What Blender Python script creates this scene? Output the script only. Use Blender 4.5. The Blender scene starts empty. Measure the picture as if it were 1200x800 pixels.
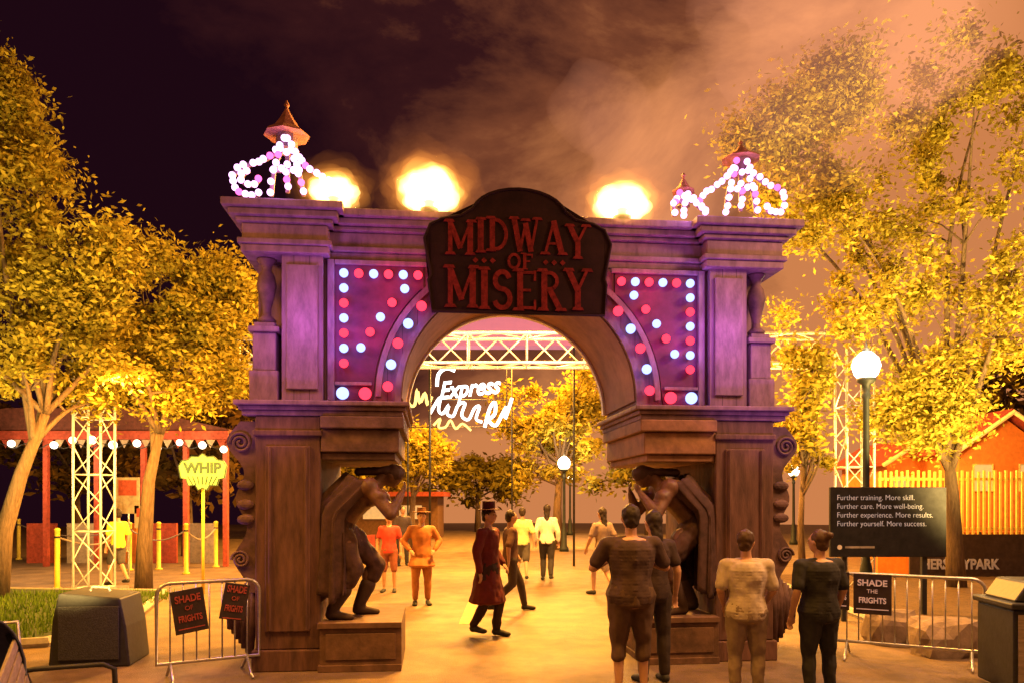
import bpy,bmesh,math,random,time
T00=time.time()
import numpy as np
from mathutils import Vector,Matrix,noise
R=math.radians; PI=math.pi
random.seed(7); np.random.seed(7)
SC=bpy.context.scene; COL=SC.collection
F=900.0;HZ=585.0;CH=1.75
def P(px,py,Y): return Vector(((px-600)*Y/F,Y,CH-(py-HZ)*Y/F))
def GP(px,py):
    Y=CH*F/(py-HZ); return Vector(((px-600)*Y/F,Y,0))
SC.view_settings.view_transform='Standard'; SC.view_settings.look='None'
# ---------------- materials
def mat(name,col,rough=.7,var=.3,scale=8,bump=.2,metal=0,stretch=(1,1,1),emit=None,es=0,spec=.3,sample=False,col2=None,bscale=None):
    m=bpy.data.materials.new(name); m.use_nodes=True; nt=m.node_tree; N=nt.nodes; L=nt.links
    b=N['Principled BSDF']; b.inputs['Roughness'].default_value=rough; b.inputs['Metallic'].default_value=metal
    b.inputs['Specular IOR Level'].default_value=spec
    if emit:
        b.inputs['Emission Color'].default_value=(*emit,1); b.inputs['Emission Strength'].default_value=es
        if not sample: m.cycles.emission_sampling='NONE'
    tc=N.new('ShaderNodeTexCoord'); mp=N.new('ShaderNodeMapping'); mp.inputs['Scale'].default_value=stretch
    L.new(tc.outputs['Object'],mp.inputs['Vector'])
    n=N.new('ShaderNodeTexNoise'); n.inputs['Scale'].default_value=scale; n.inputs['Detail'].default_value=5; n.inputs['Roughness'].default_value=.65
    L.new(mp.outputs[0],n.inputs['Vector'])
    cr=N.new('ShaderNodeValToRGB'); e=cr.color_ramp.elements
    lo=[c*(1-var) for c in col]; hi=[min(1,c*(1+var)) for c in col] if not col2 else col2
    e[0].position=.32; e[0].color=(*lo,1); e[1].position=.7; e[1].color=(*hi,1)
    L.new(n.outputs['Fac'],cr.inputs[0]); L.new(cr.outputs[0],b.inputs['Base Color'])
    if bump:
        bp=N.new('ShaderNodeBump'); bp.inputs['Strength'].default_value=bump; bp.inputs['Distance'].default_value=.02
        if bscale:
            n2=N.new('ShaderNodeTexNoise'); n2.inputs['Scale'].default_value=bscale; n2.inputs['Detail'].default_value=4
            L.new(mp.outputs[0],n2.inputs['Vector']); L.new(n2.outputs['Fac'],bp.inputs['Height'])
        else: L.new(n.outputs['Fac'],bp.inputs['Height'])
        L.new(bp.outputs[0],b.inputs['Normal'])
    return m
def emis(name,col,s,sample=False):
    m=bpy.data.materials.new(name); m.use_nodes=True; nt=m.node_tree; nt.nodes.clear()
    e=nt.nodes.new('ShaderNodeEmission'); o=nt.nodes.new('ShaderNodeOutputMaterial')
    n=nt.nodes.new('ShaderNodeTexNoise'); n.inputs['Scale'].default_value=3
    mx=nt.nodes.new('ShaderNodeMix'); mx.data_type='RGBA'; mx.inputs[6].default_value=(*col,1); mx.inputs[7].default_value=(*[c*.8 for c in col],1)
    nt.links.new(n.outputs['Fac'],mx.inputs[0]); nt.links.new(mx.outputs[2],e.inputs[0])
    e.inputs[1].default_value=s; nt.links.new(e.outputs[0],o.inputs[0])
    if not sample: m.cycles.emission_sampling='NONE'
    return m
def volem(name,col,s):
    m=bpy.data.materials.new(name); m.use_nodes=True; nt=m.node_tree; nt.nodes.clear()
    e=nt.nodes.new('ShaderNodeEmission'); o=nt.nodes.new('ShaderNodeOutputMaterial');e.inputs[0].default_value=(*col,1);e.inputs[1].default_value=s
    nt.links.new(e.outputs[0],o.inputs['Volume']);m.cycles.homogeneous_volume=True
    return m
def planks(name,col,pitch=.12,axis=0,rough=.75):
    m=mat(name,col,rough,.3,4,.25,stretch=(4,4,.5) if axis==0 else (1,4,4))
    nt=m.node_tree;N=nt.nodes;L=nt.links
    tc=[n for n in N if n.type=='TEX_COORD'][0]; sx=N.new('ShaderNodeSeparateXYZ'); L.new(tc.outputs['Object'],sx.inputs[0])
    a=N.new('ShaderNodeMath');a.operation='MULTIPLY';a.inputs[1].default_value=1/pitch;L.new(sx.outputs[0 if axis==0 else 2],a.inputs[0])
    f=N.new('ShaderNodeMath');f.operation='FRACT';L.new(a.outputs[0],f.inputs[0])
    g=N.new('ShaderNodeMath');g.operation='LESS_THAN';g.inputs[1].default_value=.05;L.new(f.outputs[0],g.inputs[0])
    b=N['Principled BSDF'];src=b.inputs['Base Color'].links[0].from_socket
    mx=N.new('ShaderNodeMix');mx.data_type='RGBA';L.new(g.outputs[0],mx.inputs[0]);L.new(src,mx.inputs[6]);mx.inputs[7].default_value=(*[c*.4 for c in col],1)
    L.new(mx.outputs[2],b.inputs['Base Color'])
    return m
def leafmat(name,c1,c2,tr=.35):
    m=bpy.data.materials.new(name); m.use_nodes=True; nt=m.node_tree;N=nt.nodes;L=nt.links;N.clear()
    g=N.new('ShaderNodeNewGeometry'); cr=N.new('ShaderNodeValToRGB'); cr.color_ramp.elements[0].color=(*c1,1); cr.color_ramp.elements[1].color=(*c2,1)
    L.new(g.outputs['Random Per Island'],cr.inputs[0])
    d=N.new('ShaderNodeBsdfDiffuse');t=N.new('ShaderNodeBsdfTranslucent');mx=N.new('ShaderNodeMixShader');mx.inputs[0].default_value=tr
    o=N.new('ShaderNodeOutputMaterial')
    L.new(cr.outputs[0],d.inputs[0]);L.new(cr.outputs[0],t.inputs[0]);L.new(d.outputs[0],mx.inputs[1]);L.new(t.outputs[0],mx.inputs[2]);L.new(mx.outputs[0],o.inputs[0])
    return m
# ---------------- mesh builder
class MB:
    def __init__(s): s.bm=bmesh.new()
    def box(s,c,d,rot=None):
        r=bmesh.ops.create_cube(s.bm,size=1)['verts']
        M=Matrix.Translation(Vector(c))@(rot.to_4x4() if rot else Matrix.Identity(4))@Matrix.Diagonal((d[0],d[1],d[2],1))
        bmesh.ops.transform(s.bm,matrix=M,verts=r); return s
    def bb(s,x0,x1,y0,y1,z0,z1): return s.box(((x0+x1)/2,(y0+y1)/2,(z0+z1)/2),(abs(x1-x0),abs(y1-y0),abs(z1-z0)))
    def ell(s,c,r,sub=2,rot=None):
        v=bmesh.ops.create_icosphere(s.bm,subdivisions=sub,radius=1)['verts']
        if isinstance(r,(int,float)): r=(r,r,r)
        M=Matrix.Translation(Vector(c))@(rot.to_4x4() if rot else Matrix.Identity(4))@Matrix.Diagonal((r[0],r[1],r[2],1))
        bmesh.ops.transform(s.bm,matrix=M,verts=v); return v
    def tube(s,pts,r,seg=8,closed=False,cap=True):
        pts=[Vector(p) for p in pts]; n=len(pts)
        if isinstance(r,(int,float)): r=[r]*n
        rings=[];up=None
        for i,p in enumerate(pts):
            a=pts[i-1] if (i>0 or closed) else p; b=pts[(i+1)%n] if (i<n-1 or closed) else p
            t=(b-a); t=t.normalized() if t.length>1e-9 else Vector((0,0,1))
            if up is None:
                up=Vector((0,0,1)) if abs(t.z)<.9 else Vector((1,0,0))
            u=t.cross(up); u=u.normalized() if u.length>1e-6 else t.orthogonal().normalized(); w=u.cross(t).normalized(); up=w
            rings.append([s.bm.verts.new(p+(u*math.cos(2*PI*k/seg)+w*math.sin(2*PI*k/seg))*r[i]) for k in range(seg)])
        for i in range(n if closed else n-1):
            A=rings[i];B=rings[(i+1)%n]
            for k in range(seg):
                try: s.bm.faces.new((A[k],A[(k+1)%seg],B[(k+1)%seg],B[k]))
                except: pass
        if cap and not closed:
            s.bm.faces.new(rings[0][::-1]); s.bm.faces.new(rings[-1])
        return s
    def cone(s,p1,p2,r1,r2,seg=10):
        s.tube([p1,p2],[r1,r2],seg); s.ell(p1,r1,2); s.ell(p2,r2,2); return s
    def prism(s,poly,y0,y1,tri=True):
        a=[s.bm.verts.new((x,y0,z)) for x,z in poly]; b=[s.bm.verts.new((x,y1,z)) for x,z in poly]; n=len(poly)
        f=[s.bm.faces.new(a),s.bm.faces.new(b[::-1])]
        for i in range(n): s.bm.faces.new((a[i],b[i],b[(i+1)%n],a[(i+1)%n]))
        if tri: bmesh.ops.triangulate(s.bm,faces=f,ngon_method='EAR_CLIP')
        return s
    def lathe(s,prof,c,seg=20):
        rings=[[s.bm.verts.new((c[0]+r*math.cos(2*PI*k/seg),c[1]+r*math.sin(2*PI*k/seg),c[2]+z)) for k in range(seg)] for r,z in prof]
        for A,B in zip(rings,rings[1:]):
            for k in range(seg): s.bm.faces.new((A[k],A[(k+1)%seg],B[(k+1)%seg],B[k]))
        s.bm.faces.new(rings[0][::-1]); s.bm.faces.new(rings[-1]); return s
    def strip(s,lo,hi,y0,y1):
        n=len(lo);A=[[s.bm.verts.new((x,y,z)) for x,z in q] for q in (lo,hi) for y in (y0,y1)]
        for i in range(n-1):
            for a,b in ((0,2),(2,3),(3,1),(1,0)): s.bm.faces.new((A[a][i],A[a][i+1],A[b][i+1],A[b][i]))
        for i in (0,n-1): s.bm.faces.new((A[0][i],A[2][i],A[3][i],A[1][i]))
        return s
    def ring(s,cx,cz,r0,r1,a0,a1,y0,y1,n=40):
        return s.strip([(cx+r0*math.cos(a0+(a1-a0)*i/n),cz+r0*math.sin(a0+(a1-a0)*i/n)) for i in range(n+1)],[(cx+r1*math.cos(a0+(a1-a0)*i/n),cz+r1*math.sin(a0+(a1-a0)*i/n)) for i in range(n+1)],y0,y1)
    def mesh(s,name,smooth=False,fix=True):
        if fix: bmesh.ops.recalc_face_normals(s.bm,faces=s.bm.faces)
        me=bpy.data.meshes.new(name); s.bm.to_mesh(me); s.bm.free()
        if smooth:
            for p in me.polygons: p.use_smooth=True
        return me
    def obj(s,name,m,parent=None,smooth=False,loc=None,rz=0,bevel=0):
        o=link(name,s.mesh(name,smooth),m,parent,loc,rz)
        if bevel:
            b=o.modifiers.new('b','BEVEL'); b.width=bevel; b.segments=2; b.limit_method='ANGLE'
        return o
def link(name,me,m,parent=None,loc=None,rz=0):
    o=bpy.data.objects.new(name,me); COL.objects.link(o)
    if m: 
        me.materials.clear(); me.materials.append(m)
    if parent: o.parent=parent
    if loc is not None: o.location=loc
    if rz: o.rotation_euler[2]=rz
    return o
def tag(o,label,cat,group=None):
    o['label']=label;o['category']=cat
    if group:o['group']=group
    return o
def thing(name,loc,label,cat,rz=0,group=None):
    o=bpy.data.objects.new(name,None);COL.objects.link(o);o.location=loc;o.rotation_euler[2]=rz;o.empty_display_size=.1
    return tag(o,label,cat,group)
def struct(o): o['kind']='structure'; return o
def textm(s,size,ext,m,name,parent,loc,rot=(PI/2,0,0),align='CENTER',ofs=0,sp=1,sx=1,shear=0):
    cu=bpy.data.curves.new('t','FONT');cu.body=s;cu.size=size;cu.extrude=ext;cu.align_x=align;cu.align_y='CENTER';cu.offset=ofs;cu.space_line=sp;cu.shear=shear
    t=bpy.data.objects.new('t',cu);COL.objects.link(t);bpy.context.view_layer.update()
    me=bpy.data.meshes.new_from_object(t.evaluated_get(bpy.context.evaluated_depsgraph_get()));bpy.data.objects.remove(t)
    o=link(name,me,m,parent,loc);o.rotation_euler=rot;o.scale=(sx,1,1);return o
def light(kind,loc,col,p,size=.2,target=None,angle=60,blend=.6):
    l=bpy.data.lights.new('scene_light',kind);l.color=col;l.energy=p
    if kind=='AREA': l.size=size
    else: l.shadow_soft_size=size
    if kind=='SPOT': l.spot_size=R(angle);l.spot_blend=blend
    o=bpy.data.objects.new('scene_light',l);COL.objects.link(o);o.location=loc
    if target is not None: o.rotation_euler=(Vector(target)-Vector(loc)).to_track_quat('-Z','Y').to_euler()
    return o
# ---------------- camera
cam=bpy.data.cameras.new('camera');cam.lens=27;cam.sensor_width=36;cam.shift_y=(HZ-400)/1200;cam.clip_end=500
co=bpy.data.objects.new('camera',cam);COL.objects.link(co);co.location=(0,0,CH);co.rotation_euler=(PI/2,0,0);SC.camera=co
# ---------------- material set
m_gate=planks('gate_planks',(.165,.095,.125),.16)
m_gate2=mat('gate_trim',(.17,.10,.13),.7,.35,4,.3,stretch=(3,3,1))
m_col=mat('gate_column_wood',(.10,.05,.042),.7,.45,4,.5,stretch=(3,3,.6))
m_brk=mat('bracket_wood',(.10,.055,.055),.7,.5,5,.5)
m_lin=mat('arch_lining_wood',(.26,.14,.12),.75,.3,3,.15)
m_panel=mat('dark_plum_panel',(.095,.018,.055),.6,.4,3,.2)
m_sign=mat('sign_board',(.020,.008,.009),.75,.4,3,.2,spec=.1)
m_red=mat('red_letter',(.14,.014,.013),.8,.5,14,.2,spec=.1)
m_stone=mat('plinth_wood',(.11,.06,.04),.75,.4,6,.4)
m_statue=mat('bronze_statue',(.11,.052,.032),.5,.45,9,.4,spec=.4)
m_drape=mat('drapery',(.055,.027,.025),.8,.4,9,.3)
m_steel=mat('galvanised_steel',(.45,.44,.43),.35,.2,20,.05,metal=.8)
m_alu=mat('truss_aluminium',(.75,.74,.72),.4,.15,20,.05,metal=.3)
m_black=mat('black_plastic',(.02,.02,.022),.5,.3,20,.1)
m_white=mat('white_paint',(.7,.68,.64),.5,.1,10,.05)
m_wood=mat('bench_wood',(.25,.2,.17),.6,.3,6,.2,stretch=(1,8,8))
m_yell=mat('yellow_post',(.60,.44,.05),.5,.2,12,.1)
m_roofred=mat('red_roof',(.28,.05,.03),.6,.35,12,.2)
m_cup=mat('cupola_shingle',(.26,.10,.08),.7,.4,14,.4)
m_orange=mat('orange_wall',(.55,.17,.03),.7,.2,8,.1)
m_bark=mat('bark',(.11,.07,.04),.85,.4,8,.8,stretch=(4,4,.7))
m_bR=emis('red_bulb',(1,.03,.06),3.6); m_bB=emis('blue_bulb',(.30,.38,1),3.2); m_bW=emis('white_bulb',(1,.50,1),3.4); m_bP=emis('pink_bulb',(1,.12,.45),3.2); m_bY=emis('warm_bulb',(1,.8,.5),6)
m_globe=emis('globe_glow',(1,.88,.62),10)
m_neon=emis('neon_tube',(1,.95,.85),4.5); m_neonY=emis('neon_gold',(1,.6,.15),3)
# ---------------- setting
RD=58
ag=mat('asphalt',(.135,.09,.052),.7,.4,2.2,.6,bscale=70,spec=.4)
struct(MB().bb(-62,62,-20,62,-.02,0).obj('ground',ag))
def sheet(name,pts,z,m):
    bm=bmesh.new();bm.faces.new([bm.verts.new((x,y,z)) for x,y in pts]);me=bpy.data.meshes.new(name);bm.to_mesh(me);bm.free()
    return struct(link(name,me,m))
m_grass=mat('lawn_soil',(.03,.045,.012),.9,.4,6,.5); m_mulch=mat('mulch',(.08,.045,.025),.9,.5,14,.8)
sheet('lawn',[(-14,8.6),(-7,8.6),(-5.6,9.2),(-5.5,11),(-6.4,14),(-14,14.6)],.10,m_grass)
sheet('mulch_bed',[(5.0,9.4),(14,8.6),(14,17),(5.6,17)],.10,m_mulch)
m_kerb=mat('kerb_concrete',(.3,.27,.23),.8)
struct(MB().tube([(-14,8.55,.05),(-7,8.55,.05),(-5.55,9.15,.05),(-5.45,11,.05),(-6.35,14.05,.05),(-14,14.7,.05)],.075,6).obj('kerb',m_kerb))
struct(MB().tube([(14,8.55,.05),(5.0,9.35,.05),(5.5,17.05,.05)],.075,6).obj('kerb',m_kerb))
m_line=mat('worn_yellow_paint',(.30,.2,.06),.7,.5,9,.1)
sheet('road_marking',[(-.75,10.8),(-.58,10.8),(-.58,15),(-.75,15)],.004,m_line)
# sky dome
bm=bmesh.new();bmesh.ops.create_uvsphere(bm,u_segments=48,v_segments=24,radius=RD);me=bpy.data.meshes.new('sky');bm.to_mesh(me);bm.free()
sm=bpy.data.materials.new('night_sky');sm.use_nodes=True;nt=sm.node_tree;N=nt.nodes;L=nt.links;N.clear()
def nd(t,**k):
    n=N.new(t)
    for a,b in k.items(): setattr(n,a,b)
    return n
tc=nd('ShaderNodeTexCoord');mp=nd('ShaderNodeMapping');mp.inputs['Scale'].default_value=(1/RD,1/RD,1/RD);L.new(tc.outputs['Object'],mp.inputs[0])
sx=nd('ShaderNodeSeparateXYZ');L.new(mp.outputs[0],sx.inputs[0])
mp2=nd('ShaderNodeMapping');mp2.inputs['Rotation'].default_value=(0,R(35),0);mp2.inputs['Scale'].default_value=(1.0,1.0,1.7);L.new(mp.outputs[0],mp2.inputs[0])
n1=nd('ShaderNodeTexNoise');n1.inputs['Scale'].default_value=3.4;n1.inputs['Detail'].default_value=9;n1.inputs['Distortion'].default_value=.35;n1.inputs['Roughness'].default_value=.62;L.new(mp2.outputs[0],n1.inputs[0])
m1=nd('ShaderNodeMath',operation='MULTIPLY_ADD');L.new(sx.outputs[0],m1.inputs[0]);m1.inputs[1].default_value=1.45;m1.inputs[2].default_value=-.28
m2=nd('ShaderNodeMath',operation='MULTIPLY_ADD');L.new(n1.outputs['Fac'],m2.inputs[0]);m2.inputs[1].default_value=1.6;L.new(m1.outputs[0],m2.inputs[2])
# hazy orange glow painted low on the dome straight ahead
vs_=nd('ShaderNodeVectorMath',operation='SUBTRACT');L.new(mp.outputs[0],vs_.inputs[0]);vs_.inputs[1].default_value=(.02,1,.03)
vd=nd('ShaderNodeVectorMath',operation='MULTIPLY');L.new(vs_.outputs[0],vd.inputs[0]);vd.inputs[1].default_value=(1,1,1.6)
vl=nd('ShaderNodeVectorMath',operation='LENGTH');L.new(vd.outputs[0],vl.inputs[0])
mr=nd('ShaderNodeMapRange',interpolation_type='SMOOTHSTEP');L.new(vl.outputs['Value'],mr.inputs[0]);mr.inputs[1].default_value=.06;mr.inputs[2].default_value=.34;mr.inputs[3].default_value=.75;mr.inputs[4].default_value=0
m3=nd('ShaderNodeMath',operation='ADD');L.new(m2.outputs[0],m3.inputs[0]);L.new(mr.outputs[0],m3.inputs[1])
cr=nd('ShaderNodeValToRGB');L.new(m3.outputs[0],cr.inputs[0]);e=cr.color_ramp.elements
e[0].position=.05;e[0].color=(.012,.0025,.006,1);e[1].position=1.0;e[1].color=(.62,.22,.075,1)
x=e.new(.35);x.color=(.036,.008,.009,1);x=e.new(.62);x.color=(.19,.055,.024,1)
em=nd('ShaderNodeEmission');L.new(cr.outputs[0],em.inputs[0]);ou=nd('ShaderNodeOutputMaterial');L.new(em.outputs[0],ou.inputs[0]);sm.cycles.emission_sampling='NONE'
sk=struct(link('sky',me,sm))
w=bpy.data.worlds.new('World');SC.world=w;w.use_nodes=True
w.node_tree.nodes['Background'].inputs[0].default_value=(.02,.006,.008,1);w.node_tree.nodes['Background'].inputs[1].default_value=.5
# ---------------- GATE
TH=R(6);X0=.09;Y0=8.4;cT,sT=math.cos(TH),math.sin(TH);ZT=4.80
def G(px,py,v=0):
    t=(px-600)/F;u=(t*(Y0+v*cT)-X0+v*sT)/(cT-t*sT);Y=Y0+u*sT+v*cT
    return (u,v,CH-(py-HZ)*Y/F)
def GW(u,v,z): return Vector((X0+u*cT-v*sT,Y0+u*sT+v*cT,z))
gate=thing('entrance_arch',(X0,Y0,0),'huge weathered wooden entrance arch with purple glow, bulb panels and a dark name board','entrance arch',TH)
RA=1.31;ZC=2.85;D=1.5
arc=[(RA*math.cos(PI-PI*i/48),ZC+RA*math.sin(PI-PI*i/48)) for i in range(49)]
lo=[(-2.1,2.62),(-RA-.001,2.62)]+arc+[(RA+.001,2.62),(2.1,2.62)]
MB().strip(lo,[(x,4.36) for x,z in lo],0,D).obj('arch_wall',m_gate,gate)
MB().ring(0,ZC,RA-.03,RA-.002,0,PI,.02,D-.02,48).obj('arch_lining',m_lin,gate)
MB().ring(0,ZC,RA-.060,RA-.032,0,PI,D-.06,D+.03,48).obj('rear_arch_trim',m_white,gate)
a=MB();a.ring(0,ZC,RA-.02,RA+.045,-.17,PI+.17,-.05,-.002,48);a.ring(0,ZC,1.50,1.56,0,PI,-.06,-.002,48);a.obj('front_arch_trim',m_gate2,gate)
def cornice(u0,u1,v0,v1):
    b=MB()
    for (z0,z1,o) in ((4.30,4.38,.04),(4.38,4.44,.07),(4.44,4.60,.03),(4.60,4.65,.08),(4.65,4.72,.14),(4.72,4.80,.20)):
        b.bb(u0-o,u1+o,v0-o,v1+o,z0,z1-.0015)
    return b
cornice(-2.05,2.05,.02,D-.02).obj('cornice',m_gate2,gate,bevel=.012)
m_tanw=mat('tan_wood',(.22,.11,.065),.7,.4,5,.4)
for s in (-1,1):
    u0,u1=sorted((s*2.07,s*2.88))
    cornice(u0,u1,-.16,D+.1).obj('column_cornice',m_gate2,gate,bevel=.012)
    b=MB();a0,a1=sorted((s*2.102,s*2.52));b.bb(a0,a1,-.12,D,2.76,4.3);a0,a1=sorted((s*2.523,s*2.83));b.bb(a0,a1,.22,D,2.76,4.3);b.obj('upper_pilaster',m_gate,gate)
    b=MB();a0,a1=sorted((s*2.15,s*2.47));b.bb(a0,a1,-.15,-.121,2.9,4.2);b.obj('pilaster_inset',m_gate2,gate,bevel=.01)
    b=MB();a0,a1=sorted((s*2.56,s*2.86))
    b.bb(a0,a1,-.1,.215,2.78,3.1);b.bb(a0+.03,a1-.03,-.07,.212,3.1,3.5);b.bb(a0-.01,a1+.01,-.11,.217,3.5,3.56);b.bb(a0+.04,a1-.04,-.06,.2,3.56,3.61);b.obj('pedestal_block',m_gate2,gate,bevel=.012)
    MB().lathe([(.09,0),(.1,.03),(.05,.08),(.045,.14),(.08,.28),(.105,.4),(.085,.5),(.05,.56),(.06,.62),(.1,.66),(.1,.68)],(s*2.71,.06,3.62)).obj('baluster',m_brk,gate,smooth=True)
    b=MB()
    for z0,z1,o in ((2.61,2.665,.02),(2.665,2.71,.05),(2.71,2.76,.09)):
        a0,a1=sorted((s*1.28,s*2.86));b.bb(a0-o,a1+o,-.3-o,D+.05,z0,z1-.0015)
    b.obj('ledge',m_gate2,gate,bevel=.01)
    b=MB();i0,i1=1.25,2.095
    for z0,z1,o in ((2.48,2.607,0),(2.24,2.478,.05),(2.16,2.238,.09)):
        a0,a1=sorted((s*(i0+o),s*i1));b.bb(a0,a1,-.36+o,D-.05,z0,z1)
    b.obj('corbel',m_brk if s<0 else m_tanw,gate,bevel=.012)  # right corbel takes a lighter tan than the left
    b=MB();a0,a1=sorted((s*2.10,s*2.75));b.bb(a0,a1,-.3,D,.22,2.607);b.bb(a0-.03,a1+.03,-.34,D+.04,0,.218)
    b.bb(a0+.10,a1-.10,-.325,-.301,.4,2.3);b.bb(a0-.02,a1+.02,-.33,D,2.40,2.46);b.obj('column_shaft',m_col,gate,bevel=.012)
    b=MB()
    for q in range(2): b.tube([(s*(2.24+q*.36),-.33,.42),(s*(2.24+q*.36),-.33,2.28)],.018,6)
    b.obj('column_moulding',m_col,gate)
    pts=[]
    for i in range(40):
        t=i/39; z=2.55-t*1.75; out=.24*math.exp(-((t-.12)/.13)**2)+.15*math.exp(-((t-.45)/.12)**2)+.17*math.exp(-((t-.80)/.12)**2)+.05
        pts.append((s*(2.752+out),z))
    lo=[(s*2.752,z) for x,z in pts]
    b=MB();b.strip(lo,pts,-.26,.30)
    for cz,r in ((2.33,.11),(1.14,.09)):
        spt=[]
        for i in range(40):
            th=i*.36;rr=r*(1-i/46);spt.append((s*2.90+rr*math.cos(th)*s,-.275,cz+rr*math.sin(th)))
        b.tube(spt,.016,6)
    for z in (1.9,1.7,1.55): b.ell((s*2.85,-.27,z),(.09,.035,.055))
    b.obj('scroll_bracket',m_brk,gate,smooth=False)
    b=MB()
    for q in range(7):
        uu=s*(2.78+.035*q);b.tube([(uu,-.18+.02*(q%2),.95-.03*q),(uu+s*.02,-.2,.6),(uu+s*.04,-.17+.03*(q%2),.12+.05*q)],[.035,.05,.03],6)
    b.obj('drapery_swag',m_brk,gate,smooth=True)
    b=MB();a0,a1=sorted((s*1.27,s*2.095));b.bb(a0,a1,-.40,.75,0,.44);b.bb(a0-.02,a1+.0,-.43,.78,.442,.50);b.bb(a0-.015,a1,-.425,.77,0,.07);b.bb(a0+.06,a1-.06,-.412,-.401,.12,.39)
    b.obj('statue_plinth',m_stone,gate,bevel=.01)
    xs=[s*1.58*math.cos(R(3)+R(44)*i/20) for i in range(21)];zs=[ZC+1.58*math.sin(R(3)+R(44)*i/20) for i in range(21)]
    lo=[(s*2.04,2.80),(s*1.6,2.80)]+list(zip(xs,zs))+[(s*1.05,4.01)]
    hi=[(x,4.28) for x,z in lo]
    pan=MB().strip(lo,hi,-.03,-.002).obj('bulb_panel',m_panel,gate)
    b=MB();a0,a1=sorted((s*1.99,s*2.06));b.bb(a0,a1,-.07,-.003,2.8,4.29);b.bb(min(s*1.0,s*1.985),max(s*1.0,s*1.985),-.068,-.032,4.24,4.29)
    b.bb(min(s*1.6,s*1.985),max(s*1.6,s*1.985),-.066,-.032,2.965,3.0)
    b.obj('panel_frame',m_gate2,pan,bevel=.006)
    bl=[]
    for i in range(6): bl.append((1.887-.778*i/5,4.14,.047))
    for i in range(1,7): bl.append((1.887,4.14-.95*i/6,.047))
    for i in range(1,6):
        t=i/6;bl.append((1.109+(1.80-1.109)*t+.05*math.sin(PI*t),4.14-.95*t+.02*math.sin(PI*t),.047))
    for i in range(5):
        an=R(3.5+38*i/4);bl.append((1.43*math.cos(an),ZC+1.43*math.sin(an)+.015,.054))
    bl+=[(1.9,2.875,.066),(1.665,2.875,.066)]
    for i,(u,z,r) in enumerate(bl):
        red=i%2
        q=MB();q.ell((0,0,0),(r,r,r),3);q.obj('bulb',m_bR if red else m_bB,pan,smooth=True,loc=(s*u,-.085,z))
        if i%5 in (0,3): light('POINT',GW(s*u,-.18,z),(1,.05,.14) if red else (.3,.2,1),2.0,.04)
sb=[(-1.04,4.45),(-.97,4.08),(-1.0,4.02),(-.96,3.70),(.86,3.70),(.88,4.02),(.86,4.08),(.93,4.45),(.86,4.60),(.74,4.66),(.55,4.70)]
for i in range(13):
    an=PI*(i+1)/14;sb.append((-.05+.5*math.cos(an),4.72+.28*math.sin(an)))
sb+=[(-.66,4.70),(-.86,4.66),(-.98,4.60)]
board=MB().prism([(u,z) for u,z in sb],-.34,-.27).obj('name_board',m_sign,gate)
b=MB();b.tube([(u,-.345,z) for u,z in sb],.016,6,closed=True);b.bb(-.8,-.7,-.27,0,4.0,4.1);b.bb(.6,.7,-.27,0,4.0,4.1);b.obj('board_edge',m_sign,board,smooth=True)
def arcp(cx,cy,rx,ry,a0,a1,n=10): return [(cx+rx*math.cos(R(a0+(a1-a0)*i/n)),cy+ry*math.sin(R(a0+(a1-a0)*i/n))) for i in range(n+1)]
LT={'M':(1.0,[([(.16,0),(.16,1)],.15),([(.84,0),(.84,1)],.19),([(.14,1),(.5,.18)],.17),([(.86,1),(.5,.18)],.09)],[(.16,0),(.84,0),(.12,1),(.88,1)]),
'I':(.4,[([(.2,0),(.2,1)],.2)],[(.2,0),(.2,1)]),
'D':(.8,[([(.2,0),(.2,1)],.18),([(.2,.95)]+arcp(.3,.5,.38,.45,90,-90)+[(.2,.05)],.12)],[(.14,0),(.14,1)]),
'W':(1.1,[([(.15,1),(.36,0)],.18),([(.36,0),(.55,.85)],.09),([(.55,.85),(.74,0)],.18),([(.74,0),(.95,1)],.09)],[(.15,1),(.95,1),(.55,.95)]),
'A':(.85,[([(.43,1),(.14,0)],.09),([(.43,1),(.72,0)],.19),([(.22,.32),(.64,.32)],.08)],[(.13,0),(.74,0)]),
'Y':(.85,[([(.14,1),(.43,.48)],.18),([(.72,1),(.43,.48)],.09),([(.43,.48),(.43,0)],.18)],[(.14,1),(.72,1),(.43,0)]),
'O':(.8,[(arcp(.4,.5,.3,.44,0,360,18),.15)],[]),
'F':(.7,[([(.2,0),(.2,1)],.18),([(.2,.95),(.62,.95)],.09),([(.2,.52),(.5,.52)],.08),([(.62,1),(.62,.75)],.07)],[(.2,0),(.14,1)]),
'S':(.7,[(arcp(.35,.73,.22,.22,20,270,12)+arcp(.35,.27,.24,.24,90,-160,12),.15)],[]),
'E':(.75,[([(.2,0),(.2,1)],.18),([(.2,.95),(.66,.95)],.09),([(.2,.5),(.52,.5)],.08),([(.2,.05),(.66,.05)],.09),([(.66,1),(.66,.75)],.07),([(.66,0),(.66,.25)],.07)],[(.14,0),(.14,1)]),
'R':(.82,[([(.2,0),(.2,1)],.18),([(.2,.95)]+arcp(.36,.74,.24,.21,90,-90)+[(.2,.53)],.11),([(.36,.53),(.7,0)],.17)],[(.16,0),(.72,0),(.14,1)])}
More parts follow.
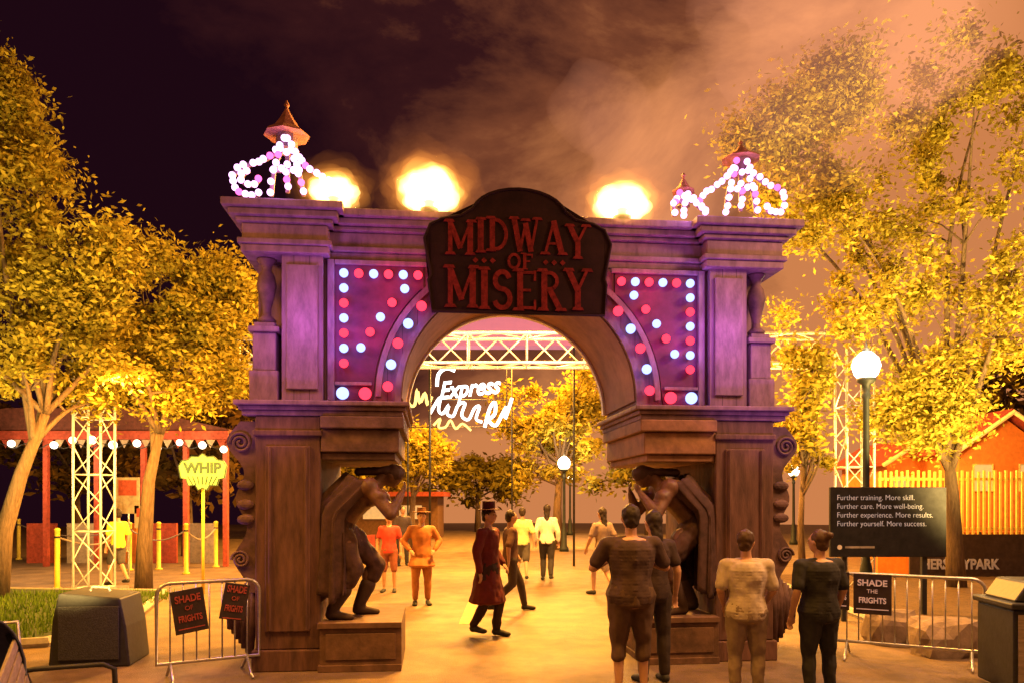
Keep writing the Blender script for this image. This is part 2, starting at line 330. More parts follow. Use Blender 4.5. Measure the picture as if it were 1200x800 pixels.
def word(s,h,cx,cz,wd,parent,arch=0,v=-.345):
    tot=sum(LT[c][0] for c in s);k=wd/tot;b=MB();x=cx-wd/2
    j=0
    for c in s:
        wd_,st,se=LT[c]
        ax=(x+wd_*k/2-cx)/(wd/2);dz=-arch*ax*ax;hh=h
        def T(p): return (x+p[0]*k,cz-h/2+dz+p[1]*hh)
        for pl,th in st:
            pp=[Vector(T(p)) for p in pl]
            for a_,b_ in zip(pp,pp[1:]):
                d=(b_-a_);
                if d.length<1e-6: continue
                e_=d.normalized();n_=Vector((-e_.y,e_.x))*th*k*.5;ex=e_*(th*k*.12)
                q=[a_-ex+n_,a_-ex-n_,b_+ex-n_,b_+ex+n_];j+=1
                b.prism([(z.x,z.y) for z in q],v-.008-.0006*(j%9),v+.01,False)
        for sp in se:
            c_=T(sp);j+=1;w_=.19*k;b.prism([(c_[0]-w_,c_[1]-.03*h),(c_[0]+w_,c_[1]-.03*h),(c_[0]+w_*.7,c_[1]+.05*h),(c_[0]-w_*.7,c_[1]+.05*h)],v-.013-.0006*(j%7),v+.01,False)
        x+=wd_*k
    return b.obj('lettering',m_red,parent)
word('MIDWAY',.34,-.06,4.52,1.52,board,.08)
word('OF',.16,-.04,4.24,.28,board)
word('MISERY',.41,-.055,3.94,1.54,board,-.03)
for s in (-1,1):
    for q in range(3): MB().prism([(-.05+s*(.28+.09*q)-.03,4.24),(-.05+s*(.28+.09*q),4.21),(-.05+s*(.28+.09*q)+.03,4.24),(-.05+s*(.28+.09*q),4.27)],-.35,-.341).obj('diamond_mark',m_red,board)
PV=(.62,.18,1)
for s in (-1,1):
    light('POINT',GW(s*1.65,-.75,3.7),(.85,.15,.8),11,.15)
    light('POINT',GW(s*2.3,-.6,3.6),PV,20,.15)
    light('SPOT',GW(s*3.6,-2.6,.5),PV,300,.15,GW(s*2.5,0,4.0),38)
light('POINT',GW(-3.5,-.3,1.0),PV,12,.1)
# ---------------- figures
def evalmesh(bm_,vox,sm=6,name='body'):
    bmesh.ops.recalc_face_normals(bm_.bm,faces=bm_.bm.faces)
    me=bpy.data.meshes.new('tmp');bm_.bm.to_mesh(me);bm_.bm.free()
    o=bpy.data.objects.new('tmp',me);COL.objects.link(o)
    r=o.modifiers.new('r','REMESH');r.mode='VOXEL';r.voxel_size=vox;r.use_smooth_shade=True
    s=o.modifiers.new('s','SMOOTH');s.factor=.5;s.iterations=sm
    bpy.context.view_layer.update()
    m2=bpy.data.meshes.new_from_object(o.evaluated_get(bpy.context.evaluated_depsgraph_get()));bpy.data.objects.remove(o);bpy.data.meshes.remove(me)
    m2.name=name
    for p in m2.polygons:p.use_smooth=True
    return m2
def wrinkle(me,amp,sc=9,seed=0):
    n=len(me.vertices);co_=np.empty(n*3,np.float32);me.vertices.foreach_get('co',co_);no=np.empty(n*3,np.float32);me.vertices.foreach_get('normal',no)
    co_=co_.reshape(-1,3);no=no.reshape(-1,3)
    d=np.array([noise.noise(Vector((c[0]*sc+seed,c[1]*sc,c[2]*sc*.8)))+.5*noise.noise(Vector((c[0]*sc*2.3,c[1]*sc*2.3+seed,c[2]*sc*1.5))) for c in co_.tolist()],np.float32)
    me.vertices.foreach_set('co',(co_+no*(amp*d)[:,None]).ravel());me.update()
    return me
TORSO=[(.84,.15,.12),(.92,.172,.128),(1.0,.150,.118),(1.08,.135,.108),(1.17,.145,.112),(1.26,.163,.120),(1.34,.165,.115),(1.40,.135,.092)]
_cm={}
def cm(col,rough=.8):
    k=tuple(round(c,3) for c in col)
    if k not in _cm: _cm[k]=mat('cloth',col,rough,.2,9,.2)
    return _cm[k]
SK=(.42,.24,.16)
def figure(name,loc,rz,H,label,arms,legs,top=None,sleeve=.6,bottom=None,blen=1.0,hair=(.02,.012,.01),hstyle='short',lean=0,D=(0,0,0),skin=SK,bulk=1.0,vox=.012,shoe=(.03,.03,.03),coat=None,headyaw=0,cat='person',smat=None,coatlen=.42,muscle=0,group=None,headtilt=0,wr=.006,botmat=None,boot=0):
    root=thing(name,loc,label,cat,rz,group);root.scale=(H/1.75,)*3
    Dv=Vector(D);pv=Vector((0,0,.92));Rm=Matrix.Rotation(-lean,3,'X')
    def T(p): return Rm@(Vector(p)-pv)+pv+Dv
    nb=T((0,0,1.42));HR=Rm@Matrix.Rotation(headyaw,3,'Z')@Matrix.Rotation(-headtilt,3,'X')
    hc=T((0,.02,1.615))+Rm@Vector((0,math.sin(headtilt)*.1,-abs(math.sin(headtilt))*.03))
    def HT(p): return hc+HR@Vector(p)
    def torso(b,z0,z1,inf):
        n=18
        for i in range(n+1):
            z=z0+(z1-z0)*i/n
            for (a,ax,ay),(c,cx,cy) in zip(TORSO,TORSO[1:]):
                if a<=z<=c:
                    t=(z-a)/(c-a);rx=ax+(cx-ax)*t;ry=ay+(cy-ay)*t;break
            else: rx,ry=TORSO[0][1:] if z<TORSO[0][0] else TORSO[-1][1:]
            b.ell(T((0,0,z)),(rx*bulk+inf,ry*bulk**1.5+inf,.05),2,Rm)
    def arm(b,s,inf,f=1.0,hands=True):
        el,wr=arms[0 if s<0 else 1];sh=T((s*.172*bulk,0,1.375));el=Vector(el);wr=Vector(wr)
        mm=1+muscle
        b.cone(nb+Vector((0,0,-.03)),sh,.055+inf,.056*mm+inf)
        if f<=1:
            e=sh.lerp(el,f);b.cone(sh,e,.054*mm+inf,(.054+(.042-.054)*f)*mm+inf*1.2)
        if f>1 or hands:
            b.cone(sh,el,.054*mm+inf,.041*mm+inf);m=el.lerp(wr,.3);b.cone(el,m,.041*mm+inf,.041*mm+inf)
            g=1 if hands else f-1
            w_=el.lerp(wr,g);b.cone(m,w_,.041*mm+inf,.027*(1+muscle*.6)+inf)
        if muscle: b.ell(sh.lerp(el,.45)+Vector((0,.02,.02)),.080,2);b.ell(sh,.10,2)
        if hands:
            d=(wr-el).normalized();side=d.cross(Vector((0,1,.2))).normalized();n=side.cross(d).normalized()
            pc=wr+d*.045
            rot=Matrix((side,d,n)).transposed()
            b.ell(pc,(.038,.052,.018),2,rot)
            for k in range(4):
                o=side*((k-1.5)*.019);ln=(.06,.072,.068,.052)[k];a0=pc+d*.035+o;a1=a0+d*ln*.55-n*.012;a2=a1+d*ln*.35-n*.03
                b.tube([a0,a1,a2],[.0105,.0095,.008],6)
            t0=wr+d*.02+side*.03*(-s);b.tube([t0,t0+d*.03+side*.022*(-s),t0+d*.06+side*.018*(-s)-n*.015],[.013,.011,.009],6)
    def leg(b,s,inf,f=1.0):
        kn,an=legs[0 if s<0 else 1];kn=Vector(kn);an=Vector(an);hp=T((s*.088,0,.88));mm=1+muscle*.6
        if f<.5: b.cone(hp,hp.lerp(kn,f*2),(.088*mm+inf)*bulk,.07*mm+inf);return
        b.cone(hp,kn,.088*bulk*mm+inf,.054*mm+inf)
        g=(f-.5)*2;m=kn.lerp(an,.3)
        if f>.5: b.cone(kn,m,.05*mm+inf,.053*mm+inf)
        if g>.3: b.cone(m,kn.lerp(an,g),.053*mm+inf,.034+inf*1.1)
        if muscle: b.ell(hp.lerp(kn,.45)+Vector((0,.02,0)),(.10,.11,.15),2);b.ell(kn.lerp(an,.3)+Vector((0,-.03,0)),(.07,.07,.11),2)
    def foot(b,s,inf):
        kn,an=legs[0 if s<0 else 1];an=Vector(an);kn=Vector(kn)
        b.ell(an+Vector((0,-.01,-.045)),(.036+inf,.045+inf,.04+inf),2)
        b.cone(an+Vector((0,.02,-.045)),an+Vector((s*.015,.13,-.062)),.036+inf,.028+inf)
        b.ell(an+Vector((s*.02,.155,-.066)),(.04+inf,.05+inf,.024+inf),2)
        if boot and inf: b.cone(an,an.lerp(kn,boot),.045+inf,.07+inf)
    b=MB();torso(b,.84,1.40,0)
    if muscle:
        for s in (-1,1): b.ell(T((s*.075,.09,1.28)),(.095,.06,.07),2,Rm);b.ell(T((s*.11,-.08,1.28)),(.12,.08,.13),2,Rm)
    b.cone(nb-Vector((0,0,.02)),HT((0,-.02,-.06)),.060*(1+muscle*.4),.052*(1+muscle*.4))
    b.ell(hc,(.075,.092,.112),3,HR);b.ell(HT((0,.03,-.055)),(.055,.06,.058),2,HR);b.ell(HT((0,.098,-.012)),(.013,.022,.026),2,HR)
    b.ell(HT((0,.085,-.05)),(.028,.016,.012),2,HR);b.ell(HT((0,.08,.03)),(.05,.02,.012),2,HR)
    for s in (-1,1):
        b.ell(HT((s*.078,-.005,-.005)),(.012,.022,.032),2,HR);arm(b,s,0,1.0,True);leg(b,s,0,1.0);foot(b,s,0)
    skm=smat or (bpy.data.materials.get('skin%.2f'%skin[0]) or mat('skin%.2f'%skin[0],skin,.55,.12,14,.08))
    link('body',evalmesh(b,vox,4),skm,root)
    b=MB()
    for s in (-1,1): b.ell(HT((s*.03,.086,.008)),(.013,.008,.008),1,HR)
    b.obj('eyes',smat or m_black,root,smooth=True)
    if hstyle:
        b=MB();hm=cm(hair,.6)
        b.ell(HT((0,-.022,.028)),(.086,.092,.103),3,HR);b.ell(HT((0,-.04,-.02)),(.076,.075,.085),2,HR)
        if hstyle=='long':
            for q in range(9): b.ell(HT((0,-.06-.006*q,-.03-.035*q)),(.078-.003*q,.045,.05),2,HR)
        if hstyle=='bun': b.ell(HT((0,-.12,.07)),.042)
        link('hair',wrinkle(evalmesh(b,vox,2),.008,24),hm,root)
    if top:
        b=MB();torso(b,.86 if not coat else .8,1.39,.020)
        for s in (-1,1): arm(b,s,.018,sleeve,False)
        if coat:
            for q in range(24):
                z=.92-coatlen*q/23;b.ell(T((0,-.01,z)),(.185+.0035*q,.14+.005*q,.05),2)
        link('coat' if coat else 'shirt',wrinkle(evalmesh(b,vox,7),wr,9,H),cm(top),root)
    if bottom:
        b=MB();torso(b,.84,.99,.014)
        for s in (-1,1):leg(b,s,.020,blen)
        link('trousers' if blen>.9 else 'shorts',wrinkle(evalmesh(b,vox,4),wr,10,H+3),botmat or cm(bottom),root)
    if shoe:
        for s in (-1,1):
            b=MB();foot(b,s,.012);link('boot' if boot else 'shoe',evalmesh(b,vox,3),cm(shoe),root)
    return root,HT,HR
STAND=[((-.11,.01,.49),(-.115,-.02,.09)),((.11,.01,.49),(.115,-.02,.09))]
def walk(a=.16):
    return [((-.09,.12+a*.3,.50),(-.09,a+.02,.10)),((.09,.02,.49),(.09,-a-.12,.15))]
ADOWN=[((-.25,-.03,1.12),(-.26,.04,.87)),((.25,-.03,1.12),(.26,.04,.87))]
ASWING=[((-.25,.06,1.13),(-.24,.2,.93)),((.25,-.1,1.13),(.27,-.1,.88))]
for s,lab in ((-1,'dark bronze muscular figure bowed under the left corbel of the arch, draped in a cloak'),(1,'dark bronze muscular figure bowed under the right corbel of the arch')):
    r,_,_=figure('statue',GW(s*1.80,-.02,.50),(-PI/2 if s<0 else PI/2)+TH,1.92,lab,
      [((-.31,.34,1.00),(-.15,.46,1.20)),((.31,.38,1.00),(.15,.48,1.20))],
      [((-.19,.22,.50),(-.17,.04,.09)),((.16,.04,.47),(.15,-.18,.09))],
      D=(0,-.13,.0),lean=R(42),headtilt=R(36),smat=m_statue,hair=(.05,.025,.018),hstyle='long',muscle=.42,bulk=1.10,shoe=(.04,.022,.016),boot=.5,bottom=(.1,.05,.04),blen=.62,cat='statue',vox=.015,botmat=m_drape,wr=.016)
    b=MB();rows=[]
    for i in range(25):
        t=i/24;row=[]
        for j in range(49):
            a=-2.0+4.0*j/48;fold=.034*math.sin(j*1.15+t*1.5)*(.35+t)
            k=min(1,t*2.2);yy=-.13+.42*math.sin(R(42))*(1-k);zz=1.36-.30*k-.80*max(0,t-.42)/.58
            y=yy-(.19*math.cos(a)+fold)*(1+.25*t)-.03;x=(.25+.05*t)*math.sin(a)+fold*.4;z=zz+.10*math.cos(a)*(1-t)**.7-.05
            row.append(b.bm.verts.new((x,y,z+.045*math.sin(j*.7)*t)))
        rows.append(row)
    for A,B in zip(rows,rows[1:]):
        for j in range(48): b.bm.faces.new((A[j],A[j+1],B[j+1],B[j]))
    o=b.obj('cloak',m_drape,r,smooth=True);o.modifiers.new('s','SOLIDIFY').thickness=.02
def cat(pts,k=4):
    pts=[Vector(p) for p in pts];o=[]
    for i in range(len(pts)-1):
        p0=pts[max(0,i-1)];p1=pts[i];p2=pts[i+1];p3=pts[min(len(pts)-1,i+2)]
        for j in range(k):
            q=j/k;o.append(.5*((2*p1)+(p2-p0)*q+(2*p0-5*p1+4*p2-p3)*q*q+(3*p1-p0-3*p2+p3)*q**3))
    return o+[pts[-1]]
# ---------------- roof ornaments, flames
def ornament(label,px,tip,eave,hw,swooshes,cols):
    v=.15;u,_,zt=G(px,tip,v);ze=G(px,eave,v)[2];w_=hw*8.7/900
    t=thing('roof_ornament',GW(u,v,ZT),label,'ornament',TH)
    h=zt-ze;b=MB()
    prof=[(w_*1.05,0),(w_*1.0,.02),(w_*.62,h*.22),(w_*.36,h*.45),(w_*.14,h*.68),(.012,h*.8),(.03,h*.86),(.008,h)]
    b.lathe(prof,(0,0,ze-ZT),8);b.obj('cupola_roof',m_cup,t)
    b=MB();b.lathe([(w_*.6,-.16),(w_*.5,-.14),(w_*.5,0)],(0,0,ze-ZT),8);b.obj('cupola_body',m_gate2,t)
    fr=MB();bulbs=[]
    for sw in swooshes+cols:
        pts=[Vector(G(x,y,v-.12)) for x,y in sw]
        rs=[p-Vector((u,v,ZT)) for p in cat(pts,6)]
        fr.tube(rs,.025,6);acc=0;last=rs[0];bulbs.append(rs[0])
        for p in rs[1:]:
            acc+=(p-last).length;last=p
            if acc>.062: bulbs.append(p);acc=0
    fr.obj('ornament_frame',m_gate2,t,smooth=True)
    mw=mp_=None
    for i,p in enumerate(bulbs[:99]):
        pp=p+Vector((random.uniform(-.012,.012),-.03,random.uniform(-.012,.012)));pink=(i*7)%9==0
        me=mp_ if pink else mw
        if me is None:
            q=MB();q.ell((0,0,0),.037,2);o=q.obj('bulb',m_bP if pink else m_bW,t,smooth=True,loc=pp)
            if pink: mp_=o.data
            else: mw=o.data
        else:
            o=bpy.data.objects.new('bulb',me);COL.objects.link(o);o.parent=t;o.location=pp
    light('POINT',GW(u,v-.5,5.0),(.8,.35,1),14,.1)
ornament('scrolled white bulb ornament with tall red cupola, left end of arch top',336,118,160,24,
 [[(304,210),(297,217),(286,215),(284,206),(292,200)],[(304,228),(288,230),(275,220),(274,206),(284,196),(304,190),(322,180),(333,164)],[(338,164),(348,182),(362,198),(380,210),(394,220),(402,234)]],[[(330,176),(322,196),(318,230)],[(343,178),(350,200),(356,230)],[(322,200),(352,200)],[(337,180),(337,226)]])
ornament('scrolled white bulb ornament with tall red cupola, right end of arch top',868,165,188,22,
 [[(862,190),(852,206),(838,220),(826,226),(820,238),(828,250)],[(874,190),(884,206),(898,216),(912,222),(919,236),(912,250),(900,248),(898,238)]],[[(861,200),(854,224),(850,250)],[(876,200),(882,224),(886,250)],[(856,222),(882,222)],[(868,204),(868,248)]])
ornament('small bulb outlined ornament with red spire, just left of the right tall cupola',801,203,226,13,
 [[(796,228),(789,238),(790,254)],[(806,228),(814,238),(826,250)]],[[(792,236),(812,236)],[(801,232),(801,254)]])
m_fl=[volem('fire_core',(1,.58,.18),20)]+[volem('fire_rim_halo',(1,g,bb_),st) for g,bb_,st in ((.5,.1,4.5),(.42,.07,1.8),(.36,.05,.8),(.30,.04,.35),(.28,.04,.16))]
for (px,py,rx,rz_,lab) in ((391,226,.26,.17,'burst of orange flame beside the left scrolled ornament on the arch top'),(503,225,.32,.245,'largest burst of orange flame, left of the dark name board'),(729,240,.30,.21,'burst of orange flame on the arch top right of the dark name board')):
    u,v,z=G(px,py,-.1);t=thing('flame_jet',GW(u,v,ZT),lab,'flame',TH,None)
    def blob(k,amp,sd=0):
        b=MB();vs=b.ell((0,0,0),(1,1,1),4)
        for q in vs:
            n_=noise.noise(q.co*1.4+Vector((px,sd,0)))*.3*amp+noise.noise(q.co*3.2+Vector((px,3,sd)))*.2*amp;q.co=q.co*(1+n_);q.co.x*=rx*k;q.co.y*=rx*.75*k;q.co.z*=rz_*k
        return b
    fo=blob(.98,.8).obj('flame',m_fl[0],t,smooth=True,loc=(0,0,z-ZT))
    for k,a_,i in ((1.08,.8,1),(1.2,.8,2),(1.35,.9,3),(1.55,1.0,4),(1.85,1.1,5)): blob(k,a_,i*2.3).obj('flame_rim_halo',m_fl[i],fo,smooth=True,loc=(0,0,.01*i))  # widening emissive shells imitate the orange rim and the halo around the fire
    MB().lathe([(.1,0),(.1,.04),(.05,.06),(.045,.1),(.06,.12)],(0,0,0),12).obj('burner',m_black,t)
    light('POINT',GW(u,v-.35,z+.05),(1,.42,.08),8,.2);light('POINT',GW(u,v+.9,z+.3),(1,.42,.08),200,.25)
# ---------------- trees
m_l1=leafmat('leaf_gold',(.12,.09,.012),(.46,.37,.05)); m_l2=leafmat('leaf_olive',(.18,.14,.018),(.50,.41,.06),.45); m_l3=leafmat('leaf_dark',(.06,.035,.012),(.20,.12,.03));m_l4=leafmat('grass_blade',(.04,.08,.01),(.14,.22,.03))
def tree(label,base,trunkpts,crowns,ncl,clr,nleaf,ls,lm,r0=.16,nb=14,group=None,squash=.8):
    t=thing('tree',base,label,'tree',0,group);B=Vector(base)
    rng=random.Random(int(base[0]*100)+77);cl=[]
    for k in range(ncl):
        c,r=rng.choice(crowns)
        while True:
            d=Vector((rng.uniform(-1,1),rng.uniform(-1,1),rng.uniform(-1,1)))
            if .25<d.length<1:break
        d=d*(.75+.45*noise.noise(d*2+B))
        cl.append(Vector(c)+Vector((d.x*r[0],d.y*r[1],d.z*r[2]))-B)
    b=MB();tp=[Vector(p)-B for p in trunkpts];n=len(tp)
    b.tube(tp,[r0*(1-.55*i/(n-1)) for i in range(n)],9)
    for k in range(nb):
        e_=cl[k*len(cl)//nb];s0=tp[-1] if k%3 else tp[-2].lerp(tp[-1],.5);mid=s0.lerp(e_,.5)+Vector((rng.uniform(-.25,.25),rng.uniform(-.25,.25),.12*(e_-s0).length))
        pts=cat([s0,mid,e_],4);b.tube(pts,[r0*(.36-.33*i/(len(pts)-1)) for i in range(len(pts))],6)
        for j in range(3):
            tg=mid+Vector((rng.uniform(-1,1),rng.uniform(-1,1),rng.uniform(-.5,1)))
            e2=min(cl,key=lambda c:(c-tg).length);b.tube([mid,mid.lerp(e2,.5)+Vector((0,0,.1)),e2],[r0*.13,r0*.07,r0*.03],5)
    b.obj('trunk',m_bark,t,smooth=True)
    C=np.array([c[:] for c in cl]);rs=np.random.RandomState(ncl+nleaf)
    idx=rs.randint(0,len(C),nleaf);d=rs.normal(size=(nleaf,3));d/=np.linalg.norm(d,axis=1)[:,None]
    rad=rs.rand(nleaf)**.5*(clr*(.45+1.1*rs.rand(len(C))))[idx]*(1+.35*rs.normal(size=nleaf).clip(-1.5,2))
    p=C[idx]+d*rad[:,None]*np.array([1,1,squash])
    a=rs.normal(size=(nleaf,3))*np.array([1,1,.7]);a/=np.linalg.norm(a,axis=1)[:,None]
    c_=np.cross(a,d+rs.normal(size=(nleaf,3))*.6);c_/=np.linalg.norm(c_,axis=1)[:,None]+1e-9
    s=ls*(.6+.8*rs.rand(nleaf))[:,None]
    V=np.stack([p-a*s,p+c_*s*.45,p+a*s,p-c_*s*.45],1).reshape(-1,3)
    me=bpy.data.meshes.new('crown');me.from_pydata(V.tolist(),[],[(4*i,4*i+1,4*i+2,4*i+3) for i in range(nleaf)])
    link('crown',me,lm,t);return t
tree('tall golden leaved tree filling the left edge of the photo',(-8.7,13,0),[(-8.7,13,0),(-8.6,13,1.2),(-8.3,13,2.2),(-7.9,13,3.2)],
 [(tuple(P(10,340,13)),(1.8,1.6,1.7)),(tuple(P(60,410,13)),(2.1,1.8,1.4)),(tuple(P(110,320,12.5)),(1.1,1.2,1.1)),(tuple(P(25,210,13)),(1.0,1.2,1.2)),(tuple(P(-5,110,13)),(.55,.6,.9))],120,.38,40000,.055,m_l1,.17)
tree('golden leaved tree with bare dark trunk behind the left truss tower',(-7.0,14.6,0),[(-7.0,14.6,0),(-6.98,14.6,1),(-6.9,14.6,2.1),(-6.7,14.6,3)],
 [(tuple(P(190,350,14.6)),(1.4,1.5,1.7)),(tuple(P(235,430,14.6)),(1.2,1.3,1.4)),(tuple(P(150,440,14.2)),(1.5,1.4,1.1)),(tuple(P(262,350,15)),(.6,1,1.0))],95,.40,34000,.058,m_l1,.17)
tree('big leafy tree with forked trunk on the right behind the dark notice board',(8.45,14.6,0),[(8.45,14.6,0),(8.4,14.6,.9),(8.36,14.6,1.9),(8.3,14.6,2.6)],
 [(tuple(P(1110,260,13.6)),(2.3,2,2.6)),(tuple(P(1010,330,13.6)),(1.5,1.5,1.7)),(tuple(P(1160,400,13.6)),(1.6,1.6,1.8)),(tuple(P(945,230,13.6)),(1.2,1.0,1.3)),(tuple(P(905,160,13.4)),(.9,.9,.6)),(tuple(P(985,110,13.6)),(.8,.9,1.1)),(tuple(P(1080,480,14)),(1.2,1.3,.8)),(tuple(P(1130,110,13.6)),(1.6,1.4,1.4))],200,.40,50000,.055,m_l2,.19,14,squash=1.0)
tree('hazy tree seen through the arch behind the far lamp post',(1.6,27,0),[(1.6,27,0),(1.6,27,1.5),(1.7,27,3)],[(tuple(P(640,510,27)),(2.4,2,2.0)),(tuple(P(690,480,27)),(2,2,2))],44,.55,9000,.11,m_l2,.2)
tree('small orange lit tree seen through the arch below the white neon lettering',(-3.4,26,0),[(-3.4,26,0),(-3.4,26,1.2),(-3.3,26,2.4)],[(tuple(P(490,530,26)),(1.6,1.5,1.3))],30,.5,6000,.11,m_l2,.15)
tree('thin tree with sparse orange leaves just right of the arch',(5.5,14.5,0),[(5.5,14.5,0),(5.45,14.5,1.2),(5.5,14.5,2.4)],[(tuple(P(945,520,14.5)),(.7,.8,1.0)),(tuple(P(950,430,14.5)),(.5,.6,.9))],26,.36,3500,.07,m_l2,.08)
for i,(px,Y,w_,h_) in enumerate(((220,24,3,3.2),(90,30,4,3.5),(560,42,4,1.6),(760,38,4,3.4),(410,36,3,2.6),(1180,26,4,4))):
    b0=P(px,585,Y);lb=['dark tree behind the pavilion with the gap above the pavilion lights','dark tree far left behind the pavilion','farthest tree seen low through the middle of the arch','dark far tree behind the right statue','dark far tree behind the left statue','dark tree behind the orange gabled building'][i]
    tree(lb,(b0.x,Y,0),[(b0.x,Y,0),(b0.x,Y,1.2),(b0.x,Y,2.4)],[((b0.x,Y,2+h_*.6),(w_,2,h_))],40,.8,6000,.17,m_l2 if i in (2,3,4) else m_l3,.2)  # trees beyond the arch get lighter leaf colour to imitate haze
# ---------------- truss gantry
def truss(b,p0,p1,w_,br,n,rc=.034,rb=.018):
    p0=Vector(p0);p1=Vector(p1);d=(p1-p0).normalized()
    if abs(d.z)<.5: u=Vector((0,1,0))
    else: u=Vector((1,0,0))
    v=d.cross(u).normalized();cs=[(u*a+v*c)*w_/2 for a,c in ((1,1),(-1,1),(-1,-1),(1,-1))]
    for c in cs: b.tube([p0+c,p1+c],rc,7)
    for i in range(n):
        a=p0.lerp(p1,i/n);e_=p0.lerp(p1,(i+1)/n)
        for k in range(4):
            c0,c1=cs[k],cs[(k+1)%4]
            if i%2: c0,c1=c1,c0
            br.tube([a+c0,e_+c1],rb,5)
            if i%2==0: br.tube([a+c0,a+c1],rb,5)
gz=4.85
gan=thing('truss_gantry',(0,16,0),'silver lattice truss gantry spanning behind the arch on two towers','truss')
for nm,p0,p1,n,wd_,rc in (('tower',(-8.05,-1.2,.06),(-8.05,-1.2,4.4),8,.52,.024),('tower',(6.6,-1.2,.06),(6.6,-1.2,4.7),8,.52,.024),('beam',(-7.0,0,gz),(6.4,0,gz),22,.6,.034)):
    b=MB();br=MB();truss(b,p0,p1,wd_,br,n,rc,rc*.5);o=b.obj(nm,m_alu,gan,smooth=True);br.obj('bracing',m_alu,o,smooth=True)
    if nm=='tower': MB().box((p0[0],-1.2,.03),(.9,.9,.05)).obj('base_plate',m_steel,o)
b=MB();b.prism([(2.0*math.cos(PI*i/24),.75*math.sin(PI*i/24)) for i in range(25)],0,.5)
cp=b.obj('arched_canopy',mat('canopy_baked_pink_light',(.12,.04,.07),.8,.15,5,.1,emit=(.8,.26,.42),es=.5),None,loc=tuple(P(588,405,20)));tag(cp,'pink-lit arched canopy top above the truss beam seen through the arch','canopy')  # emission imitates pink light falling on the canopy
for x in (-1.6,.9): light('POINT',(x,14.4,4.3),(1,.88,.85),75,.3)
b=MB()
for s in (-1,1): b.tube([(s*1.9,.25,-P(588,405,20).z),(s*1.9,.25,0)],.03,8)
b.obj('support_post',m_black,cp,smooth=True)
ns=thing('neon_sign',(0,21,0),'white and gold cursive neon lettering hung beyond the arch','neon sign')
def stroke(pts,m,nm,r=.05,k=4):
    MB().tube([P(p.x,p.y,21)-Vector((0,21,0)) for p in cat([(x,y,0) for x,y in pts],k)],r,6).obj(nm,m,ns,smooth=True)
o=textm('Express',.66,.01,m_neon,'script_lettering',ns,P(549,455,21)-Vector((0,21,0)),rot=(PI/2,R(-6),0),shear=.4,ofs=.014,sx=.80)
stroke([(512,452),(514,438),(523,431),(533,434)],m_neon,'white_tube')
stroke([(504,484),(512,470),(516,466),(514,480),(519,484),(526,474),(524,484),(531,487),(537,474),(545,472),(541,486),(549,491),(556,478),(562,476),(558,490),(565,494)],m_neon,'white_tube',.042)
stroke([(568,500),(574,478),(580,471),(580,484),(573,492),(581,498),(589,484),(594,476),(592,490),(600,466)],m_neon,'white_tube',.05)
stroke([(474,450),(479,472),(486,474),(489,456),(492,472),(498,460),(501,474),(506,464)],m_neonY,'gold_tube',.045)
stroke([(508,498),(516,490),(514,500),(522,500),(528,492),(534,502),(542,496),(552,504)],m_neonY,'gold_tube',.035)
b=MB()
for x in (482,594): b.tube([P(x,430,21.1)-Vector((0,21,0)),P(x,505,21.1)-Vector((0,21,0))],.015,5)
for y in (468,500): b.tube([P(478,y,21.1)-Vector((0,21,0)),P(600,y,21.1)-Vector((0,21,0))],.015,5)
for x in (478,600): b.tube([P(x,430,21.1)-Vector((0,21,0)),Vector((P(x,430,21.1).x,.1,0))],.025,6)
b.obj('support_frame',m_black,ns,smooth=True)
light('POINT',P(540,470,20),(1,.8,.5),200,.5)
# ---------------- lamp posts
m_lpp=mat('lamp_post_paint',(.018,.022,.02),.6)
def lamp(px,py,Y,label,pw,scale=1):
    c=P(px,py,Y);t=thing('lamp_post',(c.x,Y,0),label,'lamp post');g=.22*scale;h=c.z-g
    MB().lathe([(.16,0),(.16,.12),(.1,.2),(.09,.7),(.055,.85),(.045,h-.3),(.07,h-.25),(.05,h-.2),(.06,h-.08),(.13,h-.03),(.14,h+.02)],(0,0,0),14).obj('post',m_lpp,t,smooth=True)
    b=MB();b.lathe([(.10,0),(g*.8,g*.35),(g,g*.95),(g*.85,g*1.5),(g*.4,g*1.95),(.03,g*2.05)],(0,0,0),20);b.obj('globe',m_globe,t,smooth=True,loc=(0,0,h))
    MB().lathe([(.05,0),(.06,.03),(.02,.06),(.01,.14)],(0,0,h+g*2.03),10).obj('finial',m_black,t,smooth=True)
    light('POINT',(c.x,Y-.25*scale-.15,c.z+.3),(1,.75,.4),pw,.3)
lamp(1015,428,11.6,'tall lamp post with bright white globe right of the arch',220,.95)
lamp(661,542,26,'distant lamp post with small globe seen through the arch beside the hazy tree',250)
lamp(668,556,38,'farthest lamp post seen through the arch',300)
lamp(930,551,30,'distant lamp post just right of the arch column',120)
# ---------------- left pavilion with string lights
Yp=20
pav=thing('pavilion',(P(110,585,Yp).x,Yp,0),'low open pavilion with dark red roof and bunting on the left','pavilion')
def W(px,py,Y=Yp): return P(px,py,Y)-Vector(pav.location)
b=MB();l=W(-60,500);r_=W(268,518);
b.prism([(l.x,l.z-.15),(l.x,l.z+.25),(l.x+1.5,l.z+.5),(r_.x-2.5,l.z+.5),(r_.x,l.z-.05),(r_.x,l.z-.15)],0,4);b.obj('roof',mat('dark_shingle',(.08,.025,.02),.8,.4,10,.4),pav)
MB().bb(l.x,r_.x,-.06,-.003,l.z-.32,l.z-.1).obj('fascia',m_roofred,pav)
for px in (-20,50,110,165,215,262):
    x=W(px,500).x;MB().bb(x-.06,x+.06,.1,.22,0,l.z-.153).obj('post',m_roofred,pav)
m_dimw=mat('dim_cloth_white',(.30,.24,.18),.8)
